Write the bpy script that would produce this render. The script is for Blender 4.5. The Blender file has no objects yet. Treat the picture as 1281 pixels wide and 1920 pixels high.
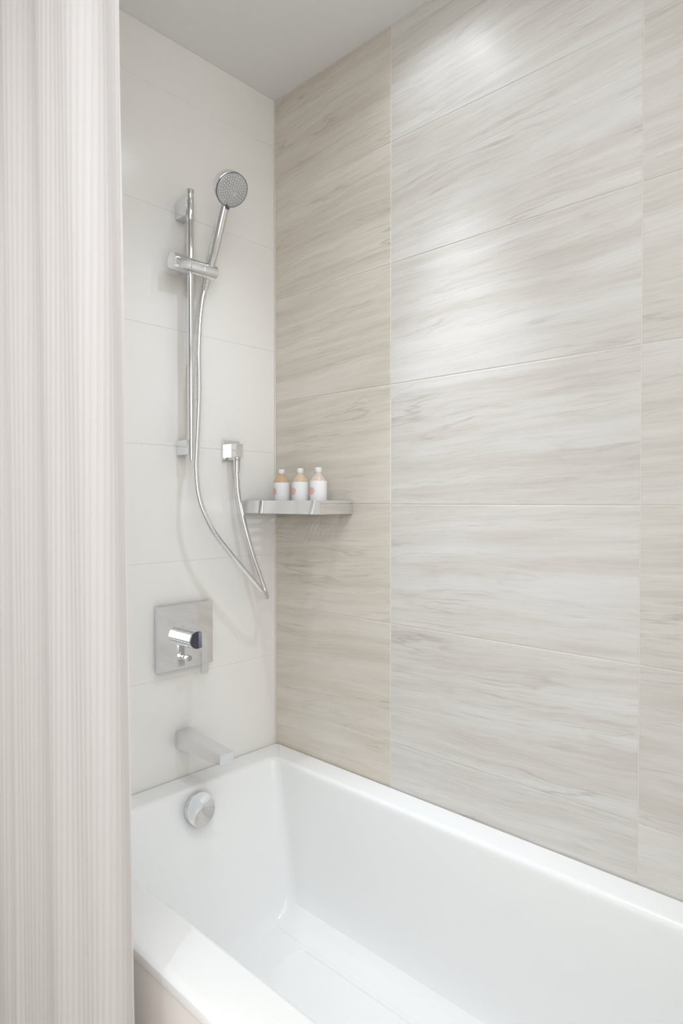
import bpy, bmesh, math, random
from mathutils import Vector, Matrix
random.seed(7)
scene = bpy.context.scene
C = scene.collection
Z0 = 1.265            # height of the tile joint that all heights below are measured from
PI = math.pi

# ------------------------------------------------------------------ camera
yaw, pitch, roll = 2.3265, -0.0171, -0.0004
f = Vector((math.cos(pitch)*math.cos(yaw), math.cos(pitch)*math.sin(yaw), math.sin(pitch)))
r = Vector((math.sin(yaw), -math.cos(yaw), 0)); u = r.cross(f)
r2 = math.cos(roll)*r + math.sin(roll)*u; u2 = -math.sin(roll)*r + math.cos(roll)*u
cam_data = bpy.data.cameras.new('camera'); cam = bpy.data.objects.new('camera', cam_data); C.objects.link(cam)
m = Matrix((r2, u2, -f)).transposed().to_4x4(); m.translation = Vector((1.4896, -1.2869, 0.0086+Z0))
cam.matrix_world = m
cam_data.sensor_fit = 'VERTICAL'; cam_data.sensor_height = 36; cam_data.lens = 1204.3/1920*36
cam_data.clip_start = 0.02
cam_data.dof.use_dof = True; cam_data.dof.focus_distance = 1.75; cam_data.dof.aperture_fstop = 4.5
scene.camera = cam

# ------------------------------------------------------------------ world, lights, exposure
world = bpy.data.worlds.new('world'); scene.world = world; world.use_nodes = True
world.node_tree.nodes['Background'].inputs[0].default_value = (0.8, 0.8, 0.8, 1)
world.node_tree.nodes['Background'].inputs[1].default_value = 0.5
ZC = 1.2153
def spot(name, loc, target, power, angle, blend, radius, col):
    d = bpy.data.lights.new(name, 'SPOT'); o = bpy.data.objects.new(name, d); C.objects.link(o)
    o.location = (loc[0], loc[1], loc[2]+Z0)
    o.rotation_euler = (Vector(target)-Vector(loc)).to_track_quat('-Z', 'Y').to_euler()
    d.energy = power; d.spot_size = math.radians(angle); d.spot_blend = blend; d.shadow_soft_size = radius; d.color = col
def area(name, loc, target, power, sx, sy, col):
    d = bpy.data.lights.new(name, 'AREA'); o = bpy.data.objects.new(name, d); C.objects.link(o)
    o.location = (loc[0], loc[1], loc[2]+Z0)
    o.rotation_euler = (Vector(target)-Vector(loc)).to_track_quat('-Z', 'Y').to_euler()
    d.shape = 'RECTANGLE'; d.size = sx; d.size_y = sy; d.energy = power; d.color = col
TUB_LAMP = (0.605, -0.195, ZC-0.03)
TUB_LAMP_B = (0.90, -0.34, ZC-0.03)
COOL = (0.90, 0.98, 1.06); SOFT = (0.92, 0.98, 1.04); FILL_TINT = (1.0, 0.98, 0.985)
spot('tub_downlight_beam', TUB_LAMP, (0.68, -0.165, 0.2), 38, 42, 1.0, 0.026, COOL)
spot('tub_downlight_spill', TUB_LAMP, (0.605, -0.195, -1.0), 2.4, 158, 1.0, 0.026, COOL)
spot('tub_downlight_tilted', TUB_LAMP_B, (0.10, -0.34, -0.30), 15, 74, 1.0, 0.026, COOL)
ROOM_LAMP = (1.28, -1.95, ZC-0.03)
spot('room_downlight_lamp', ROOM_LAMP, (0.7, -0.8, -1.0), 18, 110, 0.8, 0.035, SOFT)
area('added_overhead_fill', (1.40, -1.35, ZC-0.015), (1.40, -1.35, -1), 13.5, 1.3, 1.5, SOFT)  # added overhead fill, not a known fixture of the room
area('added_side_fill', (2.27, -1.70, 0.0), (0, -1.70, 0.0), 20, 1.5, 1.9, FILL_TINT)  # added side fill to brighten the tap wall, no known window there
vs = scene.view_settings
vs.view_transform = 'Standard'; vs.look = 'None'; vs.exposure = 0.17; vs.gamma = 1.0; vs.use_curve_mapping = False
scene.cycles.use_denoising = True
scene.cycles.max_bounces = 14; scene.cycles.diffuse_bounces = 8; scene.cycles.glossy_bounces = 10
scene.cycles.transmission_bounces = 8; scene.cycles.caustics_reflective = False; scene.cycles.caustics_refractive = False
scene.cycles.sample_clamp_indirect = 6

# ------------------------------------------------------------------ materials
def new_mat(name):
    mt = bpy.data.materials.new(name); mt.use_nodes = True
    nt = mt.node_tree; return mt, nt, nt.nodes['Principled BSDF']
def simple(name, col, rough=0.4, metal=0.0, noise=0.02, nscale=8.0, bump=0.0, bscale=200, coat=0.0, trans=0.0, ior=1.45, spec=0.5):
    mt, nt, b = new_mat(name)
    tc = nt.nodes.new('ShaderNodeTexCoord'); n = nt.nodes.new('ShaderNodeTexNoise'); n.inputs['Scale'].default_value = nscale
    nt.links.new(tc.outputs['Object'], n.inputs['Vector'])
    mr = nt.nodes.new('ShaderNodeMapRange'); mr.inputs['To Min'].default_value = 1-noise; mr.inputs['To Max'].default_value = 1+noise
    nt.links.new(n.outputs['Fac'], mr.inputs['Value'])
    vm = nt.nodes.new('ShaderNodeVectorMath'); vm.operation = 'SCALE'; vm.inputs[0].default_value = col
    nt.links.new(mr.outputs['Result'], vm.inputs['Scale']); nt.links.new(vm.outputs['Vector'], b.inputs['Base Color'])
    b.inputs['Roughness'].default_value = rough; b.inputs['Metallic'].default_value = metal
    b.inputs['Coat Weight'].default_value = coat; b.inputs['Transmission Weight'].default_value = trans; b.inputs['IOR'].default_value = ior
    b.inputs['Specular IOR Level'].default_value = spec
    if bump:
        n2 = nt.nodes.new('ShaderNodeTexNoise'); n2.inputs['Scale'].default_value = bscale
        nt.links.new(tc.outputs['Object'], n2.inputs['Vector'])
        bp = nt.nodes.new('ShaderNodeBump'); bp.inputs['Strength'].default_value = bump; bp.inputs['Distance'].default_value = 0.001
        nt.links.new(n2.outputs['Fac'], bp.inputs['Height']); nt.links.new(bp.outputs['Normal'], b.inputs['Normal'])
    return mt

def veined_tile():
    mt, nt, b = new_mat('veined_stone_tile'); N = nt.nodes.new; L = nt.links.new
    def math_(op, a, c=None, v=None):
        n = N('ShaderNodeMath'); n.operation = op
        L(a, n.inputs[0]) if not isinstance(a, float) else setattr(n.inputs[0], 'default_value', a)
        if c is not None: L(c, n.inputs[1])
        if v is not None: n.inputs[1].default_value = v
        return n.outputs[0]
    tc = N('ShaderNodeTexCoord'); oi = N('ShaderNodeObjectInfo')
    sp = N('ShaderNodeSeparateXYZ'); L(tc.outputs['Object'], sp.inputs[0])
    off = math_('MULTIPLY', oi.outputs['Random'], v=47.0)
    # large slow bends of the grain
    cw = N('ShaderNodeCombineXYZ'); L(math_('MULTIPLY', sp.outputs['X'], v=2.2), cw.inputs[0]); L(off, cw.inputs[1]); L(math_('MULTIPLY', sp.outputs['Z'], v=5.0), cw.inputs[2])
    nw = N('ShaderNodeTexNoise'); nw.inputs['Scale'].default_value = 1.0; nw.inputs['Detail'].default_value = 2.0; L(cw.outputs[0], nw.inputs['Vector'])
    warp = math_('MULTIPLY', math_('SUBTRACT', nw.outputs['Fac'], v=0.5), v=0.045)
    slope = math_('MULTIPLY', sp.outputs['X'], v=0.05)
    z = math_('SUBTRACT', math_('ADD', sp.outputs['Z'], warp), slope)
    # small wiggle
    cw2 = N('ShaderNodeCombineXYZ'); L(math_('MULTIPLY', sp.outputs['X'], v=22.0), cw2.inputs[0]); L(off, cw2.inputs[1]); L(math_('MULTIPLY', sp.outputs['Z'], v=40.0), cw2.inputs[2])
    nw2 = N('ShaderNodeTexNoise'); nw2.inputs['Scale'].default_value = 1.0; nw2.inputs['Detail'].default_value = 3.0; L(cw2.outputs[0], nw2.inputs['Vector'])
    z = math_('ADD', z, math_('MULTIPLY', math_('SUBTRACT', nw2.outputs['Fac'], v=0.5), v=0.006))
    def band(sx, sz, detail, rough, ofs):
        c = N('ShaderNodeCombineXYZ'); L(math_('MULTIPLY', sp.outputs['X'], v=sx), c.inputs[0]); L(math_('ADD', off, v=ofs), c.inputs[1]); L(math_('MULTIPLY', z, v=sz), c.inputs[2])
        n = N('ShaderNodeTexNoise'); n.inputs['Scale'].default_value = 1.0; n.inputs['Detail'].default_value = detail; n.inputs['Roughness'].default_value = rough
        L(c.outputs[0], n.inputs['Vector']); return n.outputs['Fac']
    b1 = band(1.6, 34, 5.0, 0.66, 0.0)
    r1 = N('ShaderNodeValToRGB'); L(b1, r1.inputs[0]); e = r1.color_ramp.elements
    e[0].position = 0.34; e[0].color = TILE_DARK; e[1].position = 0.68; e[1].color = TILE_LIGHT
    em = r1.color_ramp.elements.new(0.50); em.color = TILE_MID
    def mix(mode, fac, a, c2):
        n = N('ShaderNodeMix'); n.data_type = 'RGBA'; n.blend_type = mode
        if isinstance(fac, float): n.inputs[0].default_value = fac
        else: L(fac, n.inputs[0])
        L(a, n.inputs[6])
        if isinstance(c2, tuple): n.inputs[7].default_value = c2
        else: L(c2, n.inputs[7])
        return n.outputs[2]
    # hair-fine streaks
    b2 = band(11.0, 240, 3.0, 0.65, 11.0)
    mr = N('ShaderNodeMapRange'); L(b2, mr.inputs['Value']); mr.inputs['From Min'].default_value = 0.52; mr.inputs['From Max'].default_value = 0.74; mr.inputs['To Max'].default_value = 0.55
    col = mix('MIX', mr.outputs['Result'], r1.outputs[0], TILE_STREAK)
    # thin darker veins, broken up along their length
    b3 = band(2.0, 26, 3.0, 0.5, 23.0)
    ridge = math_('ABSOLUTE', math_('SUBTRACT', b3, v=0.5))
    mr3 = N('ShaderNodeMapRange'); L(ridge, mr3.inputs['Value']); mr3.inputs['From Min'].default_value = 0.0; mr3.inputs['From Max'].default_value = 0.022; mr3.inputs['To Min'].default_value = 1.0; mr3.inputs['To Max'].default_value = 0.0
    b4 = band(4.0, 9, 2.0, 0.5, 31.0)
    mr4 = N('ShaderNodeMapRange'); L(b4, mr4.inputs['Value']); mr4.inputs['From Min'].default_value = 0.46; mr4.inputs['From Max'].default_value = 0.68; mr4.inputs['To Max'].default_value = 0.58
    col = mix('MIX', math_('MULTIPLY', mr3.outputs['Result'], mr4.outputs['Result']), col, TILE_VEIN)
    # whitish clouds
    b5 = band(1.8, 13, 2.0, 0.5, 5.0)
    mr5 = N('ShaderNodeMapRange'); L(b5, mr5.inputs['Value']); mr5.inputs['From Min'].default_value = 0.5; mr5.inputs['From Max'].default_value = 0.7; mr5.inputs['To Max'].default_value = 0.55
    col = mix('MIX', mr5.outputs['Result'], col, TILE_CLOUD)
    col = mix('MULTIPLY', 1.0, col, oi.outputs['Color'])     # each tile has its own tone
    L(col, b.inputs['Base Color'])
    b.inputs['Roughness'].default_value = 0.42
    bp = N('ShaderNodeBump'); bp.inputs['Strength'].default_value = 0.12; bp.inputs['Distance'].default_value = 0.001
    L(b2, bp.inputs['Height']); L(bp.outputs['Normal'], b.inputs['Normal'])
    return mt
TILE_DARK = (0.588, 0.556, 0.513, 1); TILE_MID = (0.645, 0.620, 0.586, 1); TILE_LIGHT = (0.70, 0.684, 0.660, 1)
TILE_STREAK = (0.49, 0.452, 0.41, 1); TILE_VEIN = (0.40, 0.365, 0.33, 1); TILE_CLOUD = (0.735, 0.73, 0.72, 1)
M = {}
M['stone'] = veined_tile()
M['white_tile'] = simple('white_glazed_tile', (0.80, 0.785, 0.755), 0.22, noise=0.01)
M['grout'] = simple('pale_grout', (0.72, 0.69, 0.64), 0.85, nscale=300, noise=0.05)
M['white_grout'] = simple('white_grout', (0.80, 0.785, 0.755), 0.8, nscale=300, noise=0.04)
M['paint'] = simple('white_paint', (0.80, 0.79, 0.77), 0.8, nscale=40)
M['ceiling'] = simple('ceiling_paint', (0.74, 0.74, 0.73), 0.85, nscale=40)
M['floor'] = simple('floor_stone', (0.42, 0.39, 0.36), 0.4, nscale=6, noise=0.08)
M['acrylic'] = simple('white_acrylic', (0.84, 0.845, 0.84), 0.12, noise=0.005, nscale=3)
M['apron'] = simple('beige_apron_panel', (0.85, 0.805, 0.765), 0.45, noise=0.05, nscale=5)
M['chrome'] = simple('polished_chrome', (0.80, 0.81, 0.82), 0.07, 1.0, noise=0.01)
M['dark_metal'] = simple('dark_polished_metal', (0.10, 0.105, 0.13), 0.12, 1.0)
M['hose'] = simple('hose_metal', (0.82, 0.82, 0.82), 0.22, 1.0, noise=0.02)
M['satin'] = simple('satin_face', (0.43, 0.435, 0.44), 0.32, 0.6, noise=0.01)
M['rubber'] = simple('pale_rubber', (0.80, 0.80, 0.79), 0.5)
M['dark'] = simple('dark_gap', (0.10, 0.10, 0.11), 0.5)
M['bead'] = simple('silicone_bead', (0.72, 0.69, 0.62), 0.5)
M['label'] = simple('white_paper_label', (0.83, 0.82, 0.83), 0.55, nscale=60)
M['print'] = simple('pink_label_print', (0.80, 0.50, 0.46), 0.6, noise=0.12, nscale=220)
M['lens'] = simple('frosted_lens', (0.9, 0.9, 0.88), 0.4)
def liquid(name, col): return simple(name, col, 0.12, noise=0.03, nscale=60, trans=0.35, ior=1.4)
M['peach1'] = liquid('amber_peach_lotion', (0.80, 0.56, 0.36)); M['peach2'] = liquid('peach_lotion', (0.86, 0.66, 0.48)); M['peach3'] = liquid('pale_pink_lotion', (0.88, 0.74, 0.64))
M['cap'] = simple('clear_bottle_cap', (0.88, 0.89, 0.88), 0.25, trans=0.2, ior=1.45)

def fabric():
    mt, nt, b = new_mat('ribbed_curtain_fabric'); N = nt.nodes.new; L = nt.links.new
    tc = N('ShaderNodeTexCoord'); mp = N('ShaderNodeMapping'); mp.inputs['Scale'].default_value = (900, 900, 260)
    L(tc.outputs['Object'], mp.inputs[0]); n = N('ShaderNodeTexNoise'); n.inputs['Scale'].default_value = 1.0; L(mp.outputs[0], n.inputs['Vector'])
    mp2 = N('ShaderNodeMapping'); mp2.inputs['Scale'].default_value = (260, 3, 2.0); L(tc.outputs['Object'], mp2.inputs[0])
    n2 = N('ShaderNodeTexNoise'); n2.inputs['Scale'].default_value = 1.0; n2.inputs['Detail'].default_value = 2; L(mp2.outputs[0], n2.inputs['Vector'])
    rp = N('ShaderNodeValToRGB'); L(n2.outputs['Fac'], rp.inputs[0]); rp.color_ramp.elements[0].position = 0.3; rp.color_ramp.elements[1].position = 0.7
    rp.color_ramp.elements[0].color = (0.670, 0.648, 0.634, 1); rp.color_ramp.elements[1].color = (0.685, 0.662, 0.648, 1)
    L(rp.outputs[0], b.inputs['Base Color']); b.inputs['Roughness'].default_value = 0.85; b.inputs['Specular IOR Level'].default_value = 0.2
    bp = N('ShaderNodeBump'); bp.inputs['Strength'].default_value = 0.25; bp.inputs['Distance'].default_value = 0.0005; L(n.outputs['Fac'], bp.inputs['Height']); L(bp.outputs['Normal'], b.inputs['Normal'])
    tr = N('ShaderNodeBsdfTranslucent'); L(rp.outputs[0], tr.inputs['Color'])
    mx = N('ShaderNodeMixShader'); mx.inputs[0].default_value = 0.22
    L(b.outputs[0], mx.inputs[1]); L(tr.outputs[0], mx.inputs[2]); L(mx.outputs[0], nt.nodes['Material Output'].inputs[0])
    return mt
M['fabric'] = fabric()

# ------------------------------------------------------------------ mesh helpers
def finish(name, bm, mat, parent=None, loc=None, angle=32, bevel=0.0):
    if bevel:
        bmesh.ops.bevel(bm, geom=[e for e in bm.edges if len(e.link_faces) == 2 and e.calc_face_angle(0) > 0.5], offset=bevel, segments=2, profile=0.6, affect='EDGES', clamp_overlap=True)
    bmesh.ops.recalc_face_normals(bm, faces=bm.faces[:])
    me = bpy.data.meshes.new(name); bm.to_mesh(me); bm.free()
    me.shade_smooth(); me.set_sharp_from_angle(angle=math.radians(angle)); me.materials.append(M[mat])
    return link(name, me, parent, loc)
def link(name, me, parent=None, loc=None):
    o = bpy.data.objects.new(name, me); C.objects.link(o)
    if parent is not None: o.parent = parent
    if loc is not None: o.location = loc
    return o
def empty(name, loc):
    o = bpy.data.objects.new(name, None); C.objects.link(o); o.location = loc; o.empty_display_size = 0.05; return o
def tag(o, label=None, cat=None, group=None, kind=None):
    if label: o['label'] = label
    if cat: o['category'] = cat
    if group: o['group'] = group
    if kind: o['kind'] = kind
    return o
def box(bm, x0, x1, y0, y1, z0, z1):
    v = [bm.verts.new(p) for p in ((x0,y0,z0),(x1,y0,z0),(x1,y1,z0),(x0,y1,z0),(x0,y0,z1),(x1,y0,z1),(x1,y1,z1),(x0,y1,z1))]
    for q in ((0,3,2,1),(4,5,6,7),(0,1,5,4),(1,2,6,5),(2,3,7,6),(3,0,4,7)): bm.faces.new([v[i] for i in q])
def frame_of(d):
    d = Vector(d).normalized(); a = Vector((0,0,1)) if abs(d.z) < 0.9 else Vector((1,0,0))
    s = a.cross(d).normalized(); return s, d.cross(s), d
def lathe(bm, origin, axis, prof, n=40):
    s, t, d = frame_of(axis); o = Vector(origin); rings = []
    for (rr, h) in prof:
        if rr < 1e-6: rings.append([bm.verts.new(o + d*h)])
        else: rings.append([bm.verts.new(o + d*h + (s*math.cos(2*PI*i/n) + t*math.sin(2*PI*i/n))*rr) for i in range(n)])
    for a, b_ in zip(rings, rings[1:]):
        for i in range(n):
            j = (i+1) % n
            if len(a) == 1 and len(b_) == 1: continue
            if len(a) == 1: bm.faces.new((a[0], b_[i], b_[j]))
            elif len(b_) == 1: bm.faces.new((a[i], a[j], b_[0]))
            else: bm.faces.new((a[i], a[j], b_[j], b_[i]))
    for rg in (rings[0], rings[-1]):
        if len(rg) > 1: bm.faces.new(rg)
def cyl(bm, p0, p1, rad, n=32, ch=0.001):
    d = Vector(p1)-Vector(p0); h = d.length
    lathe(bm, p0, d, [(rad-ch, 0), (rad, ch), (rad, h-ch), (rad-ch, h)], n)
def loops_mesh(bm, loops, closed_end=True):
    rings = [[bm.verts.new(p) for p in lp] for lp in loops]; n = len(rings[0])
    for a, b_ in zip(rings, rings[1:]):
        for i in range(n): j = (i+1) % n; bm.faces.new((a[i], a[j], b_[j], b_[i]))
    if closed_end: bm.faces.new(rings[-1])
    return rings
def rrect(x0, x1, y0, y1, z, rad, n=8):
    out = []
    for (cx, cy, a0) in ((x1-rad, y1-rad, 0), (x0+rad, y1-rad, 90), (x0+rad, y0+rad, 180), (x1-rad, y0+rad, 270)):
        for k in range(n+1):
            a = math.radians(a0 + 90*k/n); out.append((cx+rad*math.cos(a), cy+rad*math.sin(a), z))
    return out
def catmull(pts, n=10):
    P = [Vector(p) for p in pts]; P = [2*P[0]-P[1]] + P + [2*P[-1]-P[-2]]; out = []
    for i in range(1, len(P)-2):
        for k in range(n):
            t = k/n; a, b_, c, d = P[i-1:i+3]
            out.append(0.5*((2*b_) + (c-a)*t + (2*a-5*b_+4*c-d)*t*t + (3*b_-a-3*c+d)*t**3))
    out.append(P[-2]); return out
def sweep(bm, pts, rad, n=12):
    prev = None; up = None
    for i, p in enumerate(pts):
        d = (pts[min(i+1, len(pts)-1)] - pts[max(i-1, 0)]).normalized()
        if up is None: s, up, _ = frame_of(d)
        s = up.cross(d).normalized(); up = d.cross(s).normalized()
        rr = rad(i) if callable(rad) else rad
        ring = [bm.verts.new(p + (s*math.cos(2*PI*k/n) + up*math.sin(2*PI*k/n))*rr) for k in range(n)]
        if prev:
            for k in range(n): bm.faces.new((prev[k], prev[(k+1) % n], ring[(k+1) % n], ring[k]))
        else: bm.faces.new(ring)
        prev = ring
    bm.faces.new(prev)
def B(): return bmesh.new()

# ------------------------------------------------------------------ the room
H = ZC + Z0
GR = 0.0012     # how far the grout lies behind the tile faces
def slab(name, x0, x1, y0, y1, z0, z1, mat):
    bm = B(); box(bm, x0, x1, y0, y1, z0, z1); return tag(finish(name, bm, mat), kind='structure')
RX = 2.3; RY = -2.7
floor = slab('floor', -0.1, RX+0.1, RY-0.1, 0.1, -0.1, 0.0, 'floor')
ceiling = slab('ceiling', -0.1, RX+0.1, RY-0.1, 0.1, H, H+0.1, 'ceiling')
wall_left = slab('wall_left', -0.1, -GR, RY-0.1, 0.1, 0, H, 'white_grout')
wall_right = slab('wall_right', -GR, RX+0.1, GR, 0.1, 0, H, 'grout')
wall_back = slab('wall_back', -GR, RX+0.1, RY-0.1, RY, 0, H, 'paint')
wall_end = slab('wall_end', RX, RX+0.1, RY, GR, 0, H, 'paint')
wall_front = slab('wall_front', 1.662, 1.78, -0.86, GR, 0, H, 'paint')

bm = B(); y0, y1, z0, z1, t_ = -2.50, -0.90, 0.27, 2.27, 0.05
for q in ((y0, y1, z0, z0+t_), (y0, y1, z1-t_, z1), (y0, y0+t_, z0+t_, z1-t_), (y1-t_, y1, z0+t_, z1-t_)): box(bm, RX-0.025, RX, *q)
fill_frame = tag(finish('fill_frame_1', bm, 'paint'), kind='structure')  # unseen frame, added to dress the side fill light
bm = B(); box(bm, RX-0.012, RX-0.006, y0+t_, y1-t_, z0+t_, z1-t_); finish('fill_pane', bm, 'lens', fill_frame)  # unseen pane added behind the side fill light

P, W, G = 0.3068, 0.6118, 0.0024
tile_meshes = {}
def tile_mesh(w, h, axis, mat):
    key = (round(w, 4), round(h, 4), axis)
    if key in tile_meshes: return tile_meshes[key]
    bm = B(); e = 0.0011; d0 = GR; out = []
    for (ww, hh, dd) in ((w/2, h/2, d0), (w/2, h/2, e*0.6), (w/2-e, h/2-e, 0.0)):
        out.append([(-ww, dd, -hh), (ww, dd, -hh), (ww, dd, hh), (-ww, dd, hh)])
    loops_mesh(bm, out)
    if axis == 'x':
        for v in bm.verts: v.co = Vector((-v.co.y, v.co.x, v.co.z))
    bmesh.ops.recalc_face_normals(bm, faces=bm.faces[:])
    me = bpy.data.meshes.new('tile'); bm.to_mesh(me); bm.free(); me.materials.append(M[mat])
    # an open shell: its face must look out into the room
    nface = max(me.polygons, key=lambda p: p.area).normal
    if (axis == 'y' and nface.y > 0) or (axis == 'x' and nface.x < 0): me.flip_normals()
    tile_meshes[key] = me; return me
def rows(z_first):
    k = math.floor((-Z0 - z_first)/P); out = []
    z = z_first + k*P
    while z < ZC-0.002:
        lo = max(z, -Z0+0.001) + G/2; hi = min(z+P, ZC-0.0005) - G/2
        if hi-lo > 0.004: out.append((lo+Z0, hi+Z0))
        z += P
    return out
# veined tiles: first column cut, then full ones
cols = [(0.0035, 0.4509), (0.4509, 0.4509+W), (0.4509+W, 1.660)]
tones = [(0.985, 0.945, 0.88), (1.0, 1.0, 1.0), (0.97, 0.96, 0.94)]
for ci, (a, b_) in enumerate(cols):
    for (lo, hi) in rows(0.0):
        a1 = a + (G/2 if a > 0.01 else 0); b1 = b_ - G/2
        t = link('tile', tile_mesh(b1-a1, hi-lo, 'y', 'stone'), wall_right, ((a1+b1)/2, 0, (lo+hi)/2))
        k = random.uniform(0.97, 1.02); t.color = tuple(min(1, c*k) for c in tones[ci]) + (1,)
# white tiles of the tap wall
for (a, b_) in [(-W, -0.0035), (-2*W, -W)]:
    for (lo, hi) in rows(0.1538 - 3*P):
        a1 = a + G/4; b1 = b_ - (G/4 if b_ < -0.01 else 0)
        link('tile', tile_mesh(b1-a1, hi-lo+G*0.5, 'x', 'white_tile'), wall_left, (0, (a1+b1)/2, (lo+hi)/2))
# pale bead down the corner and along the tub
bm = B(); box(bm, -0.0010, 0.0034, -0.0034, 0.0010, 0.55, H)
finishm = finish('trim_1', bm, 'bead', bevel=0.0008); tag(finishm, kind='structure')

# ------------------------------------------------------------------ bathtub
TR = -0.730 + Z0
def tz(v): return v + Z0
tub = tag(empty('bathtub', (0.83, -0.375, 0)), 'long white rectangular bathtub with square inner corners along the tiled walls', 'bathtub')
tub_off = Vector((-0.83, 0.375, 0))
bm = B()
x1 = 1.656
LP = [(0.003, x1, -0.757, -0.003, -0.7495, .008), (0.003, x1, -0.757, -0.003, -0.741, .008), (0.0045, x1-.001, -0.7555, -0.0035, -0.736, .008),
      (0.007, x1-.003, -0.752, -0.004, -0.7325, .008), (0.010, x1-.006, -0.747, -0.005, -0.7305, .008), (0.014, x1-.01, -0.741, -0.0055, -0.7300, .008),
      (0.070, 1.585, -0.664, -0.066, -0.7300, .030), (0.0745, 1.581, -0.6600, -0.0705, -0.7308, .030), (0.0785, 1.577, -0.657, -0.0745, -0.7330, .030), (0.0815, 1.574, -0.6545, -0.0775, -0.7365, .030), (0.0835, 1.571, -0.653, -0.0792, -0.7420, .030),
      (0.0850, 1.569, -0.652, -0.0800, -0.750, .030), (0.110, 1.53, -0.646, -0.0850, -0.850, .032), (0.135, 1.49, -0.64, -0.0900, -0.950, .035),
      (0.160, 1.45, -0.634, -0.0955, -1.050, .038), (0.1665, 1.44, -0.63, -0.0985, -1.075, .038), (0.1715, 1.43, -0.625, -0.106, -1.095, .036), (0.177, 1.415, -0.618, -0.123, -1.112, .034),
      (0.1835, 1.40, -0.61, -0.146, -1.123, .03), (0.1890, 1.385, -0.60, -0.168, -1.1285, .022),
      (0.1905, 1.383, -0.598, -0.1705, -1.1305, .020), (0.304, 1.33, -0.592, -0.176, -1.1320, .014), (0.3065, 1.328, -0.590, -0.178, -1.1350, .012)]
loops_mesh(bm, [[(p[0]+tub_off.x, p[1]+tub_off.y, p[2]) for p in rrect(a, b_, c, d, tz(z), rad)] for (a, b_, c, d, z, rad) in LP])
finish('tub_shell', bm, 'acrylic', tub, angle=24)
bm = B(); box(bm, 0.004, 1.654, -0.7545, -0.738, 0.0, tz(-0.7500)); bmesh.ops.translate(bm, verts=bm.verts, vec=tub_off)
tag(finish('apron', bm, 'apron', tub, bevel=0.001), 'beige front panel under the rim')
# overflow cover: a shallow dished disc on the sloping end wall
n_w = Vector((0.97, 0, 0.24)).normalized(); oc = Vector((0.0925, -0.349, tz(-0.783))) + tub_off
bm = B(); lathe(bm, oc, n_w, [(0.036, 0.0), (0.0385, 0.002), (0.0405, 0.016), (0.0412, 0.021), (0.0405, 0.0228), (0.0385, 0.0225), (0.020, 0.0145), (0.0, 0.0095)], 56)
tag(finish('overflow_cover', bm, 'chrome', tub, angle=20), 'round dished chrome overflow cover')
bm = B(); lathe(bm, Vector((0.42, -0.375, tz(-1.135)))+tub_off, (0, 0, 1), [(0.034, 0), (0.034, 0.003), (0.030, 0.005), (0.0, 0.007)], 40)
finish('drain_cover', bm, 'chrome', tub)

# ------------------------------------------------------------------ tub spout
bm = B()
s0 = [(0.001, -0.352, -0.649), (0.001, -0.309, -0.649), (0.001, -0.309, -0.603), (0.001, -0.352, -0.603)]
s1 = [(0.196, -0.351, -0.643), (0.196, -0.310, -0.643), (0.199, -0.310, -0.617), (0.199, -0.351, -0.617)]
rg = loops_mesh(bm, [s0, s1]); bm.faces.new(rg[0])
for v in bm.verts: v.co.z += Z0; v.co -= Vector((0, -0.33, tz(-0.626)))
sp = tag(empty('tub_spout', (0, -0.33, tz(-0.626))), 'square chrome tub spout sticking out of the white wall above the tub rim', 'spout')
finish('spout_body', bm, 'chrome', sp, bevel=0.0016)
bm = B(); lathe(bm, (0.172, 0, -0.0155), (0, 0, -1), [(0.013, -0.004), (0.013, 0.003), (0.011, 0.004), (0.0105, 0.001), (0.0, 0.001)], 28)
finish('aerator', bm, 'satin', sp)

# ------------------------------------------------------------------ mixer valve
vc = Vector((0, -0.3295, tz(-0.350)))
val = tag(empty('mixer_valve', vc), 'large square chrome mixer plate with lever handle on the white wall above the spout', 'faucet control')
bm = B(); box(bm, 0.001, 0.020, -0.0835, 0.0835, -0.085, 0.085); finish('wall_plate', bm, 'chrome', val, bevel=0.0014)
bm = B(); lathe(bm, (0.019, 0.001, -0.0045), (1, 0, 0), [(0.0245, 0), (0.0245, 0.0175), (0.0225, 0.018), (0.0225, 0.0195), (0.0245, 0.020), (0.0245, 0.0500), (0.0238, 0.0510), (0.0, 0.0510)], 48)
finish('handle_barrel', bm, 'chrome', val)
bm = B(); lathe(bm, (0.0700, 0.001, -0.0045), (1, 0, 0), [(0.0226, 0.0), (0.0226, 0.0008), (0.0220, 0.0012), (0.0, 0.0012)], 48)  # dark mirror-like disc on the barrel's end face
tag(finish('end_disc', bm, 'dark_metal', val), 'dark polished disc on the end of the handle')
bm = B()
l0 = [(0.0705, 0.0085, 0.0150), (0.0785, 0.0085, 0.0150), (0.0785, 0.0265, 0.0150), (0.0705, 0.0265, 0.0150)]
l1 = [(0.0705, 0.0085, -0.0930), (0.0785, 0.0085, -0.0930), (0.0785, 0.0265, -0.0930), (0.0705, 0.0265, -0.0930)]
rg = loops_mesh(bm, [l0, l1]); bm.faces.new(rg[0]); finish('lever', bm, 'chrome', val, bevel=0.001)
bm = B(); lathe(bm, (0.019, -0.006, -0.056), (1, 0, 0), [(0.0075, 0), (0.0075, 0.003), (0.0055, 0.0035), (0.0055, 0.010), (0.0090, 0.0125), (0.0090, 0.0225), (0.0075, 0.024), (0.0, 0.024)], 32)
finish('diverter_knob', bm, 'chrome', val)

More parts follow.
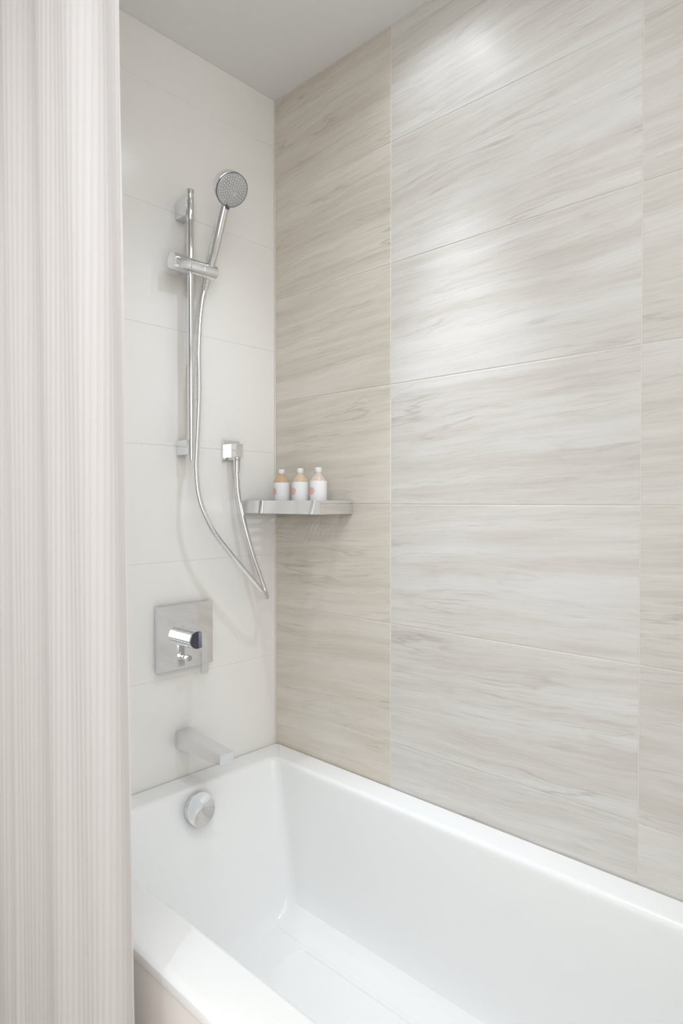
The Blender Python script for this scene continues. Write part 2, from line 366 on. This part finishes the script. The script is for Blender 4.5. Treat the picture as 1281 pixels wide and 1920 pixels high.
# ------------------------------------------------------------------ hose outlet
oc = Vector((0, -0.1705, tz(0.152)))
out = tag(empty('hose_outlet', oc), 'small square chrome wall outlet where the lower end of the hose connects', 'hose outlet')
bm = B(); box(bm, 0.001, 0.008, -0.0285, 0.0280, -0.0275, 0.0275); finish('wall_plate', bm, 'chrome', out, bevel=0.0012)
bm = B(); box(bm, 0.008, 0.049, -0.0150, 0.0085, -0.0205, 0.0165); finish('elbow', bm, 'chrome', out, bevel=0.0014)

# ------------------------------------------------------------------ slide bar
bx, by = 0.048, -0.331
bar = tag(empty('slide_bar', (0, by, tz(0.12))), 'upright chrome slide bar with two wall brackets on the white wall', 'shower rail')
ob = Vector((0, by, tz(0.12)))
bm = B(); lathe(bm, (bx, 0, -0.004), (0, 0, 1), [(0.0, 0), (0.0078, 0), (0.0085, 0.001), (0.0088, 0.06), (0.0092, 0.20), (0.0092, 0.695), (0.0085, 0.697), (0.0, 0.697)], 28)
finish('pole', bm, 'chrome', bar)
def bracket(zc, hh):
    bm = B(); z = zc - 0.12
    box(bm, 0.001, bx+0.002, -0.0140, 0.0140, z-hh/2, z+hh/2)
    return finish('bracket', bm, 'chrome', bar, bevel=0.0015)
bracket(0.771, 0.044); bracket(0.149, 0.038)
bm = B(); lathe(bm, (bx, 0, 0.750-0.12), (0, 0, 1), [(0.0092, -0.012), (0.0108, -0.010), (0.0108, 0.030), (0.0098, 0.036), (0.0094, 0.052), (0.0106, 0.0655), (0.0100, 0.067), (0.0080, 0.067), (0.0080, 0.060), (0.0, 0.060)], 28)
tag(finish('top_sleeve', bm, 'chrome', bar), 'flared hollow sleeve at the top')
# sliding holder
zs = 0.6175 - 0.12
hx = bx + 0.008
bm = B(); lathe(bm, (hx, -0.0145, zs), (0, -1, 0), [(0.0195, 0.0), (0.0210, 0.001), (0.0210, 0.044), (0.0200, 0.0465), (0.0, 0.0475)], 44); finish('clamp_knob', bm, 'chrome', bar)
bm = B(); lathe(bm, (hx, -0.0140, zs), (0, 1, 0), [(0.0185, 0.0), (0.0198, 0.001), (0.0198, 0.040), (0.0188, 0.041), (0.0, 0.041)], 44); finish('clamp_body', bm, 'chrome', bar)
bm = B(); lathe(bm, (hx, 0.0272, zs), (0, 1, 0), [(0.0180, 0.0), (0.0192, 0.001), (0.0192, 0.042), (0.0180, 0.0435), (0.0, 0.0435)], 44); finish('handset_holder', bm, 'chrome', bar)

# ------------------------------------------------------------------ hand shower
P0 = Vector((0.058, -0.279, tz(0.622))); PB = Vector((0.163, -0.2925, tz(0.800)))
h = (PB-P0).normalized()
hs = tag(empty('hand_shower', P0), 'round chrome hand shower held tilted in the slide bar holder', 'hand shower')
n = Vector((0.755, -0.10, -0.65)).normalized()
L_ = (PB-P0).length
bm = B(); lathe(bm, -h*0.034, h, [(0.0085, 0), (0.0100, 0.001), (0.0108, 0.020), (0.0112, 0.036), (0.0128, 0.055), (0.0134, 0.10), (0.0128, 0.170), (0.0120, 0.034+L_-0.028)], 36)
finish('handle', bm, 'chrome', hs)
bm = B(); lathe(bm, -h*0.052, h, [(0.0080, 0), (0.0095, 0.002), (0.0095, 0.018), (0.0080, 0.0185)], 28); finish('connector_nut', bm, 'chrome', hs)
hb = PB - P0
bm = B(); lathe(bm, hb, n, [(0.0, -0.0190), (0.026, -0.0180), (0.0350, -0.0155), (0.0392, -0.0105), (0.0412, -0.003), (0.0432, 0.0165), (0.0432, 0.0185), (0.0422, 0.0192)], 64)
finish('head_shell', bm, 'chrome', hs, angle=28)
bm = B(); lathe(bm, hb, n, [(0.0422, 0.0190), (0.0422, 0.0202), (0.0408, 0.0204)], 64); finish('seam_ring', bm, 'dark', hs)
bm = B(); lathe(bm, hb, n, [(0.0408, 0.0200), (0.0405, 0.0215), (0.0385, 0.0225), (0.013, 0.0232), (0.0122, 0.0226), (0.0, 0.0226)], 64)
fp = tag(finish('spray_face', bm, 'satin', hs), 'pale grey spray face dotted with nozzles')
bm = B(); s_, t_, d_ = frame_of(n)
for rr, cnt in ((0.0055, 6), (0.0105, 10), (0.0165, 14), (0.0225, 20), (0.0285, 26), (0.0345, 30)):
    for k in range(cnt):
        a = 2*PI*(k + 0.5*(cnt % 4 == 2))/cnt
        c = hb + (s_*math.cos(a)+t_*math.sin(a))*rr + n*0.0222
        lathe(bm, c, n, [(0.00135, 0), (0.0011, 0.0022), (0.0, 0.0026)], 7)
tag(finish('nozzles', bm, 'rubber', fp), kind='stuff')
bm = B(); lathe(bm, hb - h*0.0425 + n*0.0195, n, [(0.0042, -0.004), (0.0042, 0.003), (0.0030, 0.004), (0.0, 0.004)], 16); finish('spray_tab', bm, 'dark', hs)

# ------------------------------------------------------------------ hose
HP = [(P0 - h*0.046), (P0 - h*0.058)] 
HPX = HOSE = [
 (0.0290,-0.282,0.548),(0.037,-0.296,0.483),(0.052,-0.310,0.400),(0.064,-0.3170,0.310),(0.073,-0.3265,0.225),(0.078,-0.3345,0.150),(0.082,-0.3395,0.085),
 (0.086,-0.3310,0.010),(0.090,-0.2960,-0.065),(0.093,-0.2420,-0.130),(0.095,-0.1850,-0.190),(0.094,-0.1430,-0.232),(0.086,-0.1110,-0.258),
 (0.074,-0.0990,-0.266),(0.062,-0.0920,-0.255),(0.055,-0.1000,-0.222),(0.048,-0.1290,-0.140),(0.042,-0.1560,-0.045),(0.0365,-0.1690,0.025),(0.0360,-0.1733,0.078)]
pts = [tuple(p) for p in HP] + [(x, y, tz(z)) for x, y, z in HPX] + [(0.036, -0.1737, tz(0.098))]
c0 = Vector(pts[8])
path = [p - c0 for p in catmull(pts, 14)]
hz = empty('shower_hose', c0); tag(hz, 'thin metal shower hose looping down from the hand shower to the wall outlet', 'hose')
bm = B(); sweep(bm, path, lambda i: 0.0066 + 0.0003*(i % 2), 14); finish('hose_tube', bm, 'hose', hz, angle=60)
bm = B(); lathe(bm, Vector((0.0360, -0.1737, tz(0.1314))) - c0, (0, 0, -1), [(0.0, 0.0), (0.0108, 0), (0.0115, 0.001), (0.0115, 0.004), (0.0105, 0.006), (0.0092, 0.030), (0.0085, 0.043), (0.0070, 0.044)], 32)
tag(finish('hose_nut', bm, 'chrome', hz), 'polished chrome nut')

# ------------------------------------------------------------------ wall shelf
sc = Vector((0.16, 0, tz(-0.008)))
sh = tag(empty('wall_shelf', sc), 'shallow chrome shelf tray fixed in the corner on the veined tile wall', 'shelf')
def spart(name, x0, x1, y0, y1, z0, z1, bev=0.0012):
    bm = B(); box(bm, x0-sc.x, x1-sc.x, y0-sc.y, y1-sc.y, z0+0.008, z1+0.008); return finish(name, bm, 'chrome', sh, bevel=bev)
SD = -0.126
spart('front_rail', 0.0012, 0.318, SD, SD+0.005, -0.026, 0.010)
spart('end_rail', 0.313, 0.318, SD+0.0052, -0.001, -0.026, 0.010)
spart('end_rail', 0.0012, 0.006, SD+0.0052, -0.001, -0.026, 0.010)
spart('back_rail', 0.0062, 0.3128, -0.005, -0.001, -0.026, 0.004)
for k in range(17):
    xx = 0.0135 + k*0.01815
    spart('slat', xx, xx+0.0075, SD+0.0052, -0.0052, -0.0165, -0.0125, 0.0006)

# ------------------------------------------------------------------ bottles
RB = 0.0232
def bottle(x, y, rot, mat, label, hi):
    b0 = tag(empty('toiletry_bottle', (x, y, tz(-0.0124))), label, 'bottle', 'small toiletry bottles on the shelf'); b0.rotation_euler.z = rot
    bm = B(); s = 0.0
    lathe(bm, (0, 0, 0), (0, 0, 1), [(RB-0.003, 0.0), (RB-0.0008, 0.0012), (RB, 0.004), (RB, 0.0735), (RB-0.0010, 0.0775), (RB-0.0050, 0.0835), (0.0135, 0.0895), (0.0100, 0.0930), (0.0090, 0.0965), (0.0088, 0.1000)], 40)
    finish('bottle_body', bm, mat, b0, angle=40)
    bm = B(); z0, z1 = 0.006, 0.0735 if not hi else 0.0750
    lathe(bm, (0, 0, 0), (0, 0, 1), [(RB+0.0002, z0), (RB+0.0004, z0+0.0002), (RB+0.0004, z1-0.0002), (RB+0.0002, z1)], 48)
    lb = finish('paper_label', bm, 'label', b0)
    bm = B(); R_ = RB+0.0006; zc = 0.048; rings = []
    for i in range(7):
        rr = 0.0105*i/6; rings.append([])
        for k in range(20 if i else 1):
            a = 2*PI*k/20; th = rr*math.cos(a)/R_; rings[-1].append(bm.verts.new((R_*math.sin(th), -R_*math.cos(th), zc + rr*math.sin(a))))
    for i in range(6):
        a, c = rings[i], rings[i+1]
        for k in range(20):
            if i == 0: bm.faces.new((a[0], c[k], c[(k+1) % 20]))
            else: bm.faces.new((a[k], c[k], c[(k+1) % 20], a[(k+1) % 20]))
    pr = finish('round_print', bm, 'print', lb)
    bm = B(); lathe(bm, (0, 0, 0.0985), (0, 0, 1), [(0.0092, 0.0), (0.0096, 0.0008), (0.0096, 0.0115), (0.0088, 0.0128), (0.0, 0.0130)], 30)
    finish('bottle_cap', bm, 'cap', b0)
    return b0
face = -0.18
bottle(0.103, -0.066, face, 'peach1', 'small bottle with amber shoulders and white label, closest to the white wall', False)
bottle(0.182, -0.067, face+0.05, 'peach2', 'middle one of the three small peach bottles, between the other two', False)
bottle(0.255, -0.068, face+0.10, 'peach3', 'small bottle with pale pink shoulders nearest the open end of the shelf', True)

# ------------------------------------------------------------------ shower curtain
cur = tag(empty('shower_curtain', (0.33, -0.815, 0)), 'tall off-white ribbed fabric shower curtain hanging outside the tub', 'curtain')
bm = B()
NX, NZ = 620, 26
z_lo, z_hi = 0.08, H-0.022
grid = []
for j in range(NZ+1):
    tz_ = j/NZ; z = z_lo + (z_hi-z_lo)*tz_
    rel = z - Z0
    xr = 0.627 - 0.032*rel + 0.010*math.sin(1.5*rel+0.5)          # the free edge leans out towards the floor
    row = []
    for i in range(NX+1):
        s = i/NX; x = 0.012 + (xr-0.012)*s
        amp = 0.020 if z < H-0.2 else 0.020
        y = -0.815 + amp*(0.55*math.sin(2*PI*(s*2.15+0.30)) - 0.55)
        # the overlapping fold a third of the way along
        y += -0.028/(1+math.exp(-(s-0.335)*150)) * math.exp(-max(0, s-0.335)*6)
        y -= 0.004*math.sin(2*PI*s*5.3 + 1.2*rel)
        y += 0.00052*math.sin(2*PI*x/0.0135)
        row.append(bm.verts.new((x-0.33, y+0.815, z)))
    grid.append(row)
for j in range(NZ):
    for i in range(NX): bm.faces.new((grid[j][i], grid[j][i+1], grid[j+1][i+1], grid[j+1][i]))
pan = finish('fabric_panel', bm, 'fabric', cur, angle=180)
sm = pan.modifiers.new('thickness', 'SOLIDIFY'); sm.thickness = 0.0012
bm = B(); box(bm, 0.002, 1.66, -0.838, -0.818, H-0.020, H-0.0002); tag(finish('trim_2', bm, 'paint', bevel=0.002), kind='structure')

# ------------------------------------------------------------------ recessed lamps
def downlight(p, label):
    d = tag(empty('ceiling_light', (p[0], p[1], H)), label, 'lamp')
    bm = B(); lathe(bm, (0, 0, 0), (0, 0, -1), [(0.052, 0.0005), (0.052, 0.003), (0.048, 0.005), (0.040, 0.005), (0.038, 0.002), (0.038, 0.0005)], 48); finish('trim_ring', bm, 'paint', d)
    bm = B(); lathe(bm, (0, 0, 0), (0, 0, -1), [(0.0375, 0.0005), (0.0375, 0.002), (0.0, 0.003)], 40); finish('lens', bm, 'lens', d)
downlight(TUB_LAMP, 'round recessed ceiling light over the bathtub, close to the veined tile wall')
downlight(TUB_LAMP_B, 'second round recessed ceiling light over the bathtub, further from the taps')
downlight(ROOM_LAMP, 'round recessed ceiling light over the floor outside the tub')
